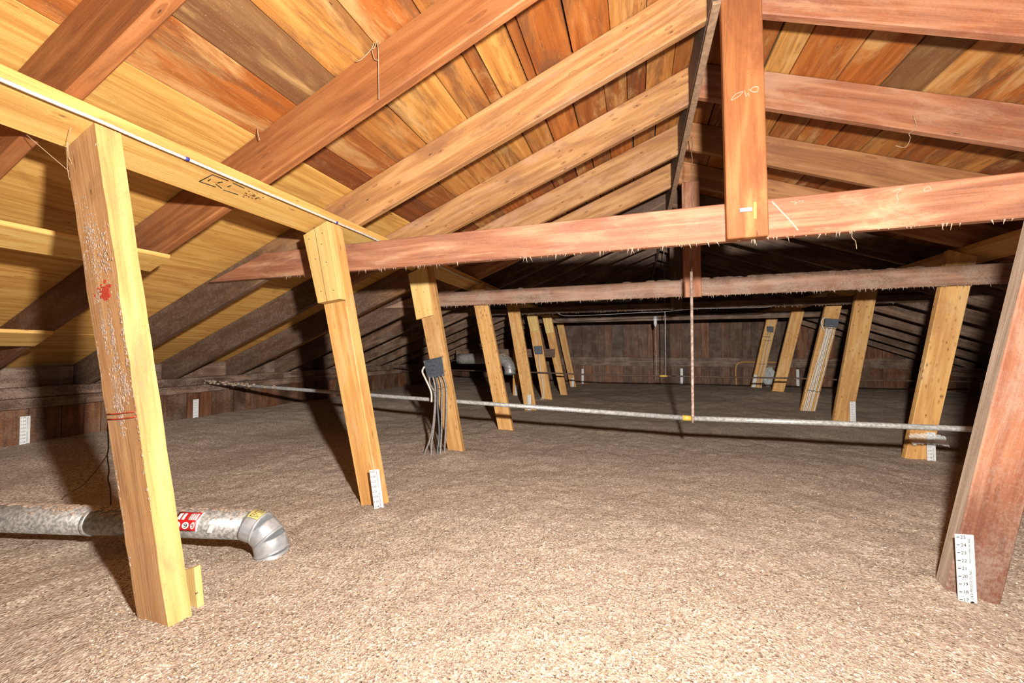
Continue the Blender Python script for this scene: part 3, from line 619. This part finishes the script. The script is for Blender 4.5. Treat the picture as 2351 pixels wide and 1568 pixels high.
for pts, mt in (([(-1.555, yb, .62), (-1.55, yb, .56), (-1.51, yb, .49), (-1.50, yb-.02, .33), (-1.52, yb-.04, .15), (-1.58, yb-.08, -.03)], cab_grey), ([(-1.525, yb, .62), (-1.505, yb, .54), (-1.495, yb-.01, .42), (-1.50, yb-.02, .25), (-1.505, yb-.05, .1), (-1.48, yb-.1, -.04)], cab_grey),
                ([(-1.50, yb, .62), (-1.48, yb, .53), (-1.475, yb-.01, .38), (-1.455, yb-.02, .2), (-1.45, yb-.05, .08), (-1.45, yb-.1, -.05)], cab_dark), ([(-1.47, yb, .625), (-1.445, yb, .54), (-1.44, yb-.01, .4), (-1.435, yb-.02, .2), (-1.43, yb-.06, -.03)], cab_grey),
                ([(-1.44, yb, .63), (-1.41, yb, .55), (-1.40, yb-.01, .4), (-1.40, yb-.02, .2), (-1.40, yb-.05, -.03)], cab_grey), ([(-1.60, yb, .70), (-1.62, yb, .66), (-1.59, yb, .60), (-1.54, yb, .5), (-1.53, yb-.01, .42)], cab_white)):
    tube('cable', pts, .0075, mt, jb, 8, 5)
for x, z in ((-1.50, .505), (-1.45, .53), (-1.405, .545)): stroke('staple', [(x-.022, yb-.012, z), (x, yb-.014, z+.003), (x+.02, yb-.012, z+.001)], .0022, dustwood, jb, 0)
jb2 = empty('junction_box', (-1.52, 6.05, .84), 'small grey box with a single hanging cable on the sixth left brace', 'box')
plate_on('cover', 6.079, [(-1.579, .767), (-1.454, .767), (-1.47, .905), (-1.605, .897)], .035, greybox, jb2)
tube('cable', [(-1.51, 6.06, .77), (-1.515, 6.06, .70), (-1.49, 6.06, .5), (-1.45, 6.06, .3), (-1.43, 6.05, .12), (-1.45, 6.0, -.02)], .008, cab_white, jb2, 6, 4)
tube('cable', [(-1.52, 6.06, .77), (-1.50, 6.06, .6), (-1.47, 6.06, .4), (-1.44, 6.05, .15), (-1.48, 6.0, 0)], .006, cab_white, jb2, 6, 4)
jb3 = empty('junction_box', (2.31, 5.7, 1.17), 'grey junction box above white cable bundle on the third right brace', 'box')
plate_on('cover', 5.739, [(2.239, 1.128), (2.375, 1.111), (2.395, 1.215), (2.252, 1.230)], .035, greybox, jb3)
stroke('cable_loop', [(2.26, 5.705, 1.235), (2.225, 5.70, 1.225), (2.205, 5.70, 1.18), (2.22, 5.70, 1.12), (2.235, 5.70, 1.07)], .007, cab_white, jb3, 4)
for k in range(7):
    u = (k+.5)/7; xt = 2.245+u*.125; pts = []
    for s in (0, .15, .3, .5, .7, .85, 1.):
        z = 1.12*(1-s)+.02*s; f = (z-.066)/(1.35); xc = lerp(2.065, 2.387, f); sp = (.10 if s < .12 else .085+.05*s)
        pts.append((xc+(u-.5)*sp+random.uniform(-.004, .004), 5.728, z))
    tube('cable', pts, .0065, cab_white if k != 5 else cab_yel, jb3, 6, 4)
for f, n in ((.77, 6), (.19, 7)):
    zc = .066+1.35*f; xc = lerp(2.065, 2.387, f)
    stroke('staple', [(xc-.075+.15*i/(n-1), 5.718, zc+(.012 if i % 2 else 0)-i*.004) for i in range(n)], .004, black_p, jb3, 0)
jb4 = empty('junction_box', (2.30, 7.91, 1.2), 'small grey junction box on the fifth right brace by the back wall', 'box')
plate_on('cover', 7.939, [(2.252, 1.169), (2.346, 1.152), (2.354, 1.253), (2.253, 1.263)], .035, greybox, jb4)
tube('cable', [(2.31, 7.93, 1.26), (2.32, 7.93, 1.32), (2.335, 7.93, 1.45)], .007, cab_white, jb4, 6)
for k in range(4):
    u = k/3; tube('cable', [(lerp(2.27, 2.33, u), 7.93, 1.16), (lerp(2.20, 2.27, u), 7.93, .9), (lerp(2.14, 2.22, u), 7.93, .6), (lerp(2.09, 2.17, u), 7.93, .38), (lerp(2.06, 2.15, u), 7.93, .13)], .0065, cab_white if k % 2 else cab_yel, jb4, 6, 4)
for z, x in ((1.07, 2.245), (1.0, 2.27), (.58, 2.16)): stroke('staple', [(x-.06, 7.92, z+.01), (x, 7.918, z), (x+.055, 7.92, z+.004)], .004, black_p, jb4, 0)

# ---------------------------------------------------------------- tie rods and hangers
yr = 2.80
rodp = [(-4.30, 2.76, .497), (-3.2, 2.775, .465), (-1.9, yr, .425), (-1.2, yr, .408), (.33, yr, .372)]
rod = empty('tie_rod', (.357, yr, .37), 'long grey iron pipe spanning the attic above the insulation, nearest one', 'pipe')
tube('pipe', rodp, .0165, iron, rod, 12); tube('pipe', [(.33, yr, .372), (1.1, yr, .385), (2.0, yr, .392), (3.4, yr, .42), (5.02, yr, .46)], .0165, iron, rod, 12)
tube('yellow_tape', [(.295, yr, .373), (.348, yr, .372)], .0185, yel_t, rod, 12)
bm = bmesh.new()
for _ in range(110):
    t = random.random()**1.6; x = -4.28+t*1.0; s = random.uniform(.008, .022)*(1-.5*t)
    bmesh.ops.create_icosphere(bm, subdivisions=1, radius=1, matrix=Matrix.Translation((x, 2.762+random.gauss(0, .01), .497-.03*(x+4.3)+random.uniform(-.006, .02))) @ Matrix.Diagonal((s*1.5, s, s*.8, 1)))
o = from_bm('dust_lumps', bm, fluff, rod); o['kind'] = 'stuff'
hg = empty('rod_hanger', (.357, yr, .38), 'pale vertical hanger rod dropping from ridge to the long pipe', 'rod')
tube('rod', [(.357, yr-.012, .345), (.357, yr-.02, .40), (.360, yr, 1.36)], .0095, rust, hg, 8)
tube('wire', [(.361, yr, 1.35)]+[(.362+.012*(z-1.36)+.003*math.sin(z*60), yr+.003*math.cos(z*60), z) for z in np.arange(1.38, 2.3, .02)], .0028, dustwood, hg, 5)
tube('hook', [(.357, yr-.022, .40), (.357, yr-.024, .36), (.357, yr, .347), (.357, yr+.022, .365)], .006, rust, hg, 6, 3)
rod2 = tube('tie_rod', [(-4.28, 5.95, .50), (-1.5, 5.95, .472), (-.4, 5.95, .447), (.378, 5.95, .455), (1.9, 5.95, .459), (2.6, 5.95, .45), (5.02, 5.95, .47)], .011, plain('rusty_rod', srgb(122, 92, 72), .7, .2, .4, 40., srgb(90, 68, 56)), None, 8)
tag(rod2, 'thin rusty tie rod crossing far part of the attic', 'pipe')
tube('coupling', [(.33, 5.95, .4555), (.43, 5.95, .456)], .016, yel_t, rod2, 8)
tag(tube('rod_hanger', [(.41, 5.95, .45), (.41, 5.95, 1.2), (.40, 5.95, 2.30)], .007, iron, None, 6), 'thin dark hanger rod holding the far tie rod', 'rod')
st_ = empty('hanging_socket', (.33, 7.24, 1.4), 'whitish hanging fitting with a thin drop rod before back wall', 'fitting')
tube('fitting', [(.335, 7.245, 1.447), (.335, 7.245, 1.43), (.335, 7.245, 1.39), (.335, 7.245, 1.36), (.335, 7.245, 1.31), (.335, 7.245, 1.25)], [.01, .028, .045, .028, .03, .012], white_p, st_, 10)
tube('drop_rod', [(.335, 7.245, 1.26), (.35, 7.245, .38)], .007, rust, st_, 6)
tag(tube('slack_wire', [(-1.105, 5.4, 1.40), (-1.009, 5.4, 1.335), (-.8, 5.4, 1.322), (-.34, 5.4, 1.328), (.116, 5.4, 1.341), (.334, 5.4, 1.34), (.755, 5.4, 1.367), (1.251, 5.4, 1.361), (1.534, 5.4, 1.361), (1.65, 5.4, 1.40)], .005, cab_grey, None, 6, 5), 'slack grey wire strung below the third collar tie', 'wire')
tag(tube('cable_loop', [(1.979, 8.95, .05), (1.975, 8.95, .2), (1.972, 8.95, .42), (2.0, 8.95, .54), (2.09, 8.95, .585), (2.3, 8.95, .59), (2.75, 8.95, .585)], .012, cab_yel, None, 8, 5), 'yellow cable bending out of the insulation along the back wall', 'cable')
o = tube('dangling_string', [(-2.66, 1.25, .70), (-2.66, 1.25, .469), (-2.647, 1.25, .314), (-2.656, 1.25, .275), (-2.638, 1.25, .197), (-2.645, 1.25, .15), (-2.624, 1.25, .107), (-2.614, 1.25, .02)], .0028, plain('dark_twine', srgb(72, 58, 48), .9), None, 5, 3)
tag(o, 'thin dark twine dangling left of the nearest brace above the duct', 'string')
stroke('branch', [(-2.652, 1.25, .28), (-2.70, 1.23, .20), (-2.80, 1.22, .11), (-2.90, 1.2, .055), (-2.93, 1.2, .03)], .0024, dustwood, o)

# ---------------------------------------------------------------- galvanised vent duct
AX = Vector((1.02, .248, 0)).normalized(); E0 = Vector((-1.488, 1.143, .122)); S0 = E0-AX*1.17+Vector((0, 0, -.01)); Rd = .056
duct = empty('vent_duct', (-2.0, 1.02, .06), 'dusty galvanised round vent duct with elbow lying on insulation at lower left', 'duct')
mid = S0.lerp(E0, .42)
def ring_tube(name, pts, r, mat, seg=28): return tube(name, pts, r, mat, duct, seg)
ring_tube('pipe', [S0-AX*.07+Vector((0, 0, -.05)), S0, mid], Rd, galv_dusty); ring_tube('pipe', [mid-AX*.002, E0], Rd-.0015, galv_dusty)
ring_tube('crimp_bead', [mid-AX*.012, mid-AX*.006, mid, mid+AX*.006], [Rd, Rd+.003, Rd+.003, Rd], galv_dusty)
dn = Vector((0, 0, -1)); C_ = E0+dn*.095; el = []
def epos(a): return C_+(-dn)*.095*math.cos(a)+AX*.095*math.sin(a)
prev = E0
for k in range(3):
    a0, a1 = k*math.radians(30)+math.radians(0), (k+1)*math.radians(30)
    A, B = epos(a0), epos(a1); ring_tube('elbow_gore', [A-(B-A)*.06, A.lerp(B, .1), A.lerp(B, .9), B+(B-A)*.06], [Rd+.002, Rd+.0035, Rd+.0035, Rd+.002], galv)
    d = (B-A).normalized(); ring_tube('seam_bead', [B-d*.006, B-d*.002, B+d*.002, B+d*.006], [Rd+.003, Rd+.007, Rd+.007, Rd+.003], galv)
Bq = epos(math.radians(90)); ring_tube('elbow_collar', [Bq, Bq+dn*.14], Rd+.002, galv)
bm = bmesh.new(); SD = Vector((AX.y, -AX.x, 0))
for _ in range(240):
    t = random.random()**.8; a = random.gauss(math.pi/2, .35); p = S0.lerp(E0, t)+SD*math.cos(a)*Rd+Vector((0, 0, math.sin(a)*Rd)); s = random.uniform(.003, .011)*(1.2-.7*t)
    bmesh.ops.create_icosphere(bm, subdivisions=1, radius=1, matrix=Matrix.Translation(p) @ Matrix.Diagonal((s*1.6, s*1.3, s*.5, 1)))
o = from_bm('dust_lumps', bm, fluff, duct); o['kind'] = 'stuff'
def on_duct(t, a, off=.001): return E0-AX*t+SD*math.cos(a)*(Rd+off)+Vector((0, 0, math.sin(a)*(Rd+off)))
def wrap(name, t0, t1, a0, a1, mat, off, parent, skew=0.):
    bm = bmesh.new(); n = 10; g = [[[bm.verts.new(on_duct(lerp(t0, t1, i/4)+skew*j/n, lerp(a0, a1, j/n), off+q)) for j in range(n+1)] for i in range(5)] for q in (0, -.0012)]
    for q in (0, 1):
        for i in range(4):
            for j in range(n): f = bm.faces.new((g[q][i][j], g[q][i+1][j], g[q][i+1][j+1], g[q][i][j+1])); f.smooth = True
    bd = [(0, j) for j in range(n)]+[(i, n) for i in range(4)]+[(4, j) for j in range(n, 0, -1)]+[(i, 0) for i in range(4, 0, -1)]
    for k in range(len(bd)): a, b = bd[k], bd[(k+1) % len(bd)]; bm.faces.new((g[0][a[0]][a[1]], g[0][b[0]][b[1]], g[1][b[0]][b[1]], g[1][a[0]][a[1]]))
    bmesh.ops.recalc_face_normals(bm, faces=bm.faces); return from_bm(name, bm, mat, parent)
lab = wrap('warning_label', .175, .285, -.12, 1.2, white_p, .0012, duct); lab['label'] = 'red and white label printed with white symbols'
t0, t1 = .181, .279
wrap('red_field', t0, t1, -.08, 1.17, red_st, .0018, lab)
def blob(tc_, ac, rt, ra, mat, off): # oval on the duct surface
    bm = bmesh.new(); c = bm.verts.new(on_duct(tc_, ac, off)); r = [bm.verts.new(on_duct(tc_+rt*math.cos(k*.5236), ac+ra*math.sin(k*.5236), off)) for k in range(12)]
    for k in range(12): bm.faces.new((c, r[k], r[(k+1) % 12]))
    return from_bm('label_symbol', bm, mat, lab)
for tcx, w in ((.260, .014), (.225, .015), (.195, .009)):
    blob(tcx, .27, w, .22, white_p, .0026)
    stroke('label_symbol', [on_duct(tcx+w*.45*math.cos(a), .27+.11*math.sin(a), .0034) for a in np.linspace(.4, 5.4, 9)], .0012, black_p if w > .01 else red_st, lab, 0)
    stroke('label_symbol', [on_duct(tcx-w*.35, .27, .0034), on_duct(tcx+w*.3, .28, .0034)], .0012, black_p, lab, 0)
for ta, tb in ((.240, .252), (.188, .224), (.258, .272)): wrap('label_symbol', ta, tb, .62, 1.05, white_p, .0026, lab)
for t in (.195, .204, .213): wrap('label_symbol', t, t+.002, .64, 1.03, red_st, .0032, lab)
wrap('torn_tape', .115, .138, -.2, .32, white_p, .0012, duct, -.012)
def on_elbow(a, b, off): # a along bend, b around
    c = epos(a); out = (c-C_).normalized(); return c+(out*math.sin(b)+SD*math.cos(b))*(Rd+.0042+off)
def epatch(name, a0, a1, b0, b1, mat, off, parent):
    bm = bmesh.new(); g = [[bm.verts.new(on_elbow(lerp(a0, a1, i/4), lerp(b0, b1, j/8), off)) for j in range(9)] for i in range(5)]
    for i in range(4):
        for j in range(8): bm.faces.new((g[i][j], g[i+1][j], g[i+1][j+1], g[i][j+1]))
    return from_bm(name, bm, mat, parent)
est = epatch('warning_sticker', .1, .44, .95, 1.75, yel_st, .001, duct); est['label'] = 'yellow sticker with a warning triangle'
stroke('warning_triangle', [on_elbow(.16, 1.05, .002), on_elbow(.38, 1.12, .002), on_elbow(.2, 1.38, .002), on_elbow(.16, 1.05, .002)], .0011, black_p, est, 0)
stroke('warning_triangle', [on_elbow(.22, 1.16, .002), on_elbow(.27, 1.19, .002)], .0012, black_p, est, 0)
for q in (1.45, 1.55, 1.64): stroke('text_line', [on_elbow(.16, q, .002), on_elbow(.38, q+.02, .002)], .0008, black_p, est, 0)

# ---------------------------------------------------------------- far left clutter
hb = box('spacer_board', (-3.42, 6.86, .70), (-1.42, 6.90, .855), plate_m, None, (1, 0, 0), .004); tag(hb, 'dark horizontal board running from left wall to the seventh brace', 'board')
vh = empty('vent_elbow', (-1.9, 5.5, .5), 'dusty round vent elbow hanging between the fourth and fifth left braces', 'duct')
ep = [(-2.75, 5.62, .69), (-2.2, 5.55, .70), (-1.98, 5.52, .685), (-1.88, 5.50, .64), (-1.83, 5.48, .57), (-1.82, 5.47, .47)]
tube('elbow_pipe', ep, .085, galv_dusty, vh, 16, 4); tube('elbow_rim', [(-1.821, 5.471, .56), (-1.82, 5.47, .545)], .093, galv_dusty, vh, 16); tube('elbow_rim', [(-1.82, 5.47, .475), (-1.82, 5.47, .46)], .09, greybox, vh, 16)
bm = bmesh.new()
for _ in range(60):
    t = random.random()*2.6; i = int(t); p = Vector(ep[i+1]).lerp(Vector(ep[i+2]), t-i)+Vector((random.gauss(0, .02), random.gauss(0, .03), .082)); s = random.uniform(.01, .025)
    bmesh.ops.create_icosphere(bm, subdivisions=1, radius=1, matrix=Matrix.Translation(p) @ Matrix.Diagonal((s*1.4, s, s*.5, 1)))
o = from_bm('dust_lumps', bm, fluff, vh); o['kind'] = 'stuff'
# clear plastic bag and film
def crumple(name, c, r, mat, seed, label):
    random.seed(seed); bm = bmesh.new(); bmesh.ops.create_icosphere(bm, subdivisions=3, radius=1)
    for v in bm.verts:
        k = 1+.22*math.sin(v.co.x*7+seed)*math.sin(v.co.z*6)+random.uniform(-.09, .09); v.co = Vector((v.co.x*r[0]*k, v.co.y*r[1]*k, v.co.z*r[2]*k))
    return tag(from_bm(name, bm, mat, None, Matrix.Translation(c)), label, 'plastic')
crumple('plastic_bag', (2.42, 8.45, .32), (.13, .09, .19), clear, 3, 'crumpled clear plastic bag between the fourth and fifth right braces')
bm = bmesh.new(); g = []
for i in range(25):
    x = 1.925+.0088*i; row = []
    for j in range(6):
        z = .215-.013*j-.0004*(i-12)**2*.3+random.uniform(-.005, .005); row.append(bm.verts.new((x, 3.622+random.uniform(-.012, .012)-.01*j, z)))
    g.append(row)
for i in range(24):
    for j in range(5): bm.faces.new((g[i][j], g[i+1][j], g[i+1][j+1], g[i][j+1]))
o = from_bm('plastic_film', bm, clear); md = o.modifiers.new('thick', 'SOLIDIFY'); md.thickness = .0015
tag(o, 'crinkled clear plastic film wrapped round the nearest right brace foot', 'plastic')
# cobwebs
def web(pts_list, label, r=.0014):
    p0 = Vector(pts_list[0][0]); bm = bmesh.new()
    for pts in pts_list: tube_bm(bm, [p-p0 for p in smooth_path(pts, 4)], r, 4)
    tag(from_bm('cobweb', bm, web_m, None, Matrix.Translation(p0)), label, 'cobweb')
yw = 1.225
web([[(-.953, yw, 2.10), (-.958, yw, 2.05), (-.953, yw, 2.0), (-.95, yw, 1.9), (-.948, yw, 1.81)], [(-.953, yw, 2.10), (-.972, yw, 2.05), (-.985, yw, 2.02), (-1.03, yw, 1.99), (-1.06, yw, 1.985)], [(-.958, yw, 2.05), (-.972, yw, 2.02), (-.985, yw, 2.02)], [(-.985, yw, 2.02), (-.97, yw, 1.975), (-.95, yw, 1.965)], [(-.935, yw, 2.16), (-.958, yw, 2.07)]], 'dusty cobweb strands hanging over the smooth orange rafter', .0016)
web([[(-1.62, .66, 1.50), (-1.70, .69, 1.44), (-1.70, .73, 1.36), (-1.68, .735, 1.30)], [(-1.66, .67, 1.47), (-1.72, .7, 1.38), (-1.69, .735, 1.27)], [(-1.75, .62, 1.48), (-1.72, .7, 1.40)]], 'wispy cobweb beside the top of nearest left brace', .0009)
web([[(.79, 2.40, 2.12), (1.33, 2.44, 1.93), (1.33, 2.43, 1.90), (1.31, 2.43, 1.86), (1.27, 2.43, 1.875)][1:], [(1.35, 2.44, 2.02), (1.36, 2.44, 1.96), (1.33, 2.44, 1.93)]], 'single curled web thread on the second right rafter', .0014)
web([[(.80, 1.80, 1.29), (.802, 1.80, 1.265), (.812, 1.80, 1.25), (.815, 1.80, 1.22)]], 'short web thread hanging below the nearest collar tie', .0009)
web([[(-1.57, 1.21, 1.80), (-1.565, 1.21, 1.775), (-1.555, 1.21, 1.745)]], 'pale splinter thread on the orange rafter by the plywood edge', .0018)
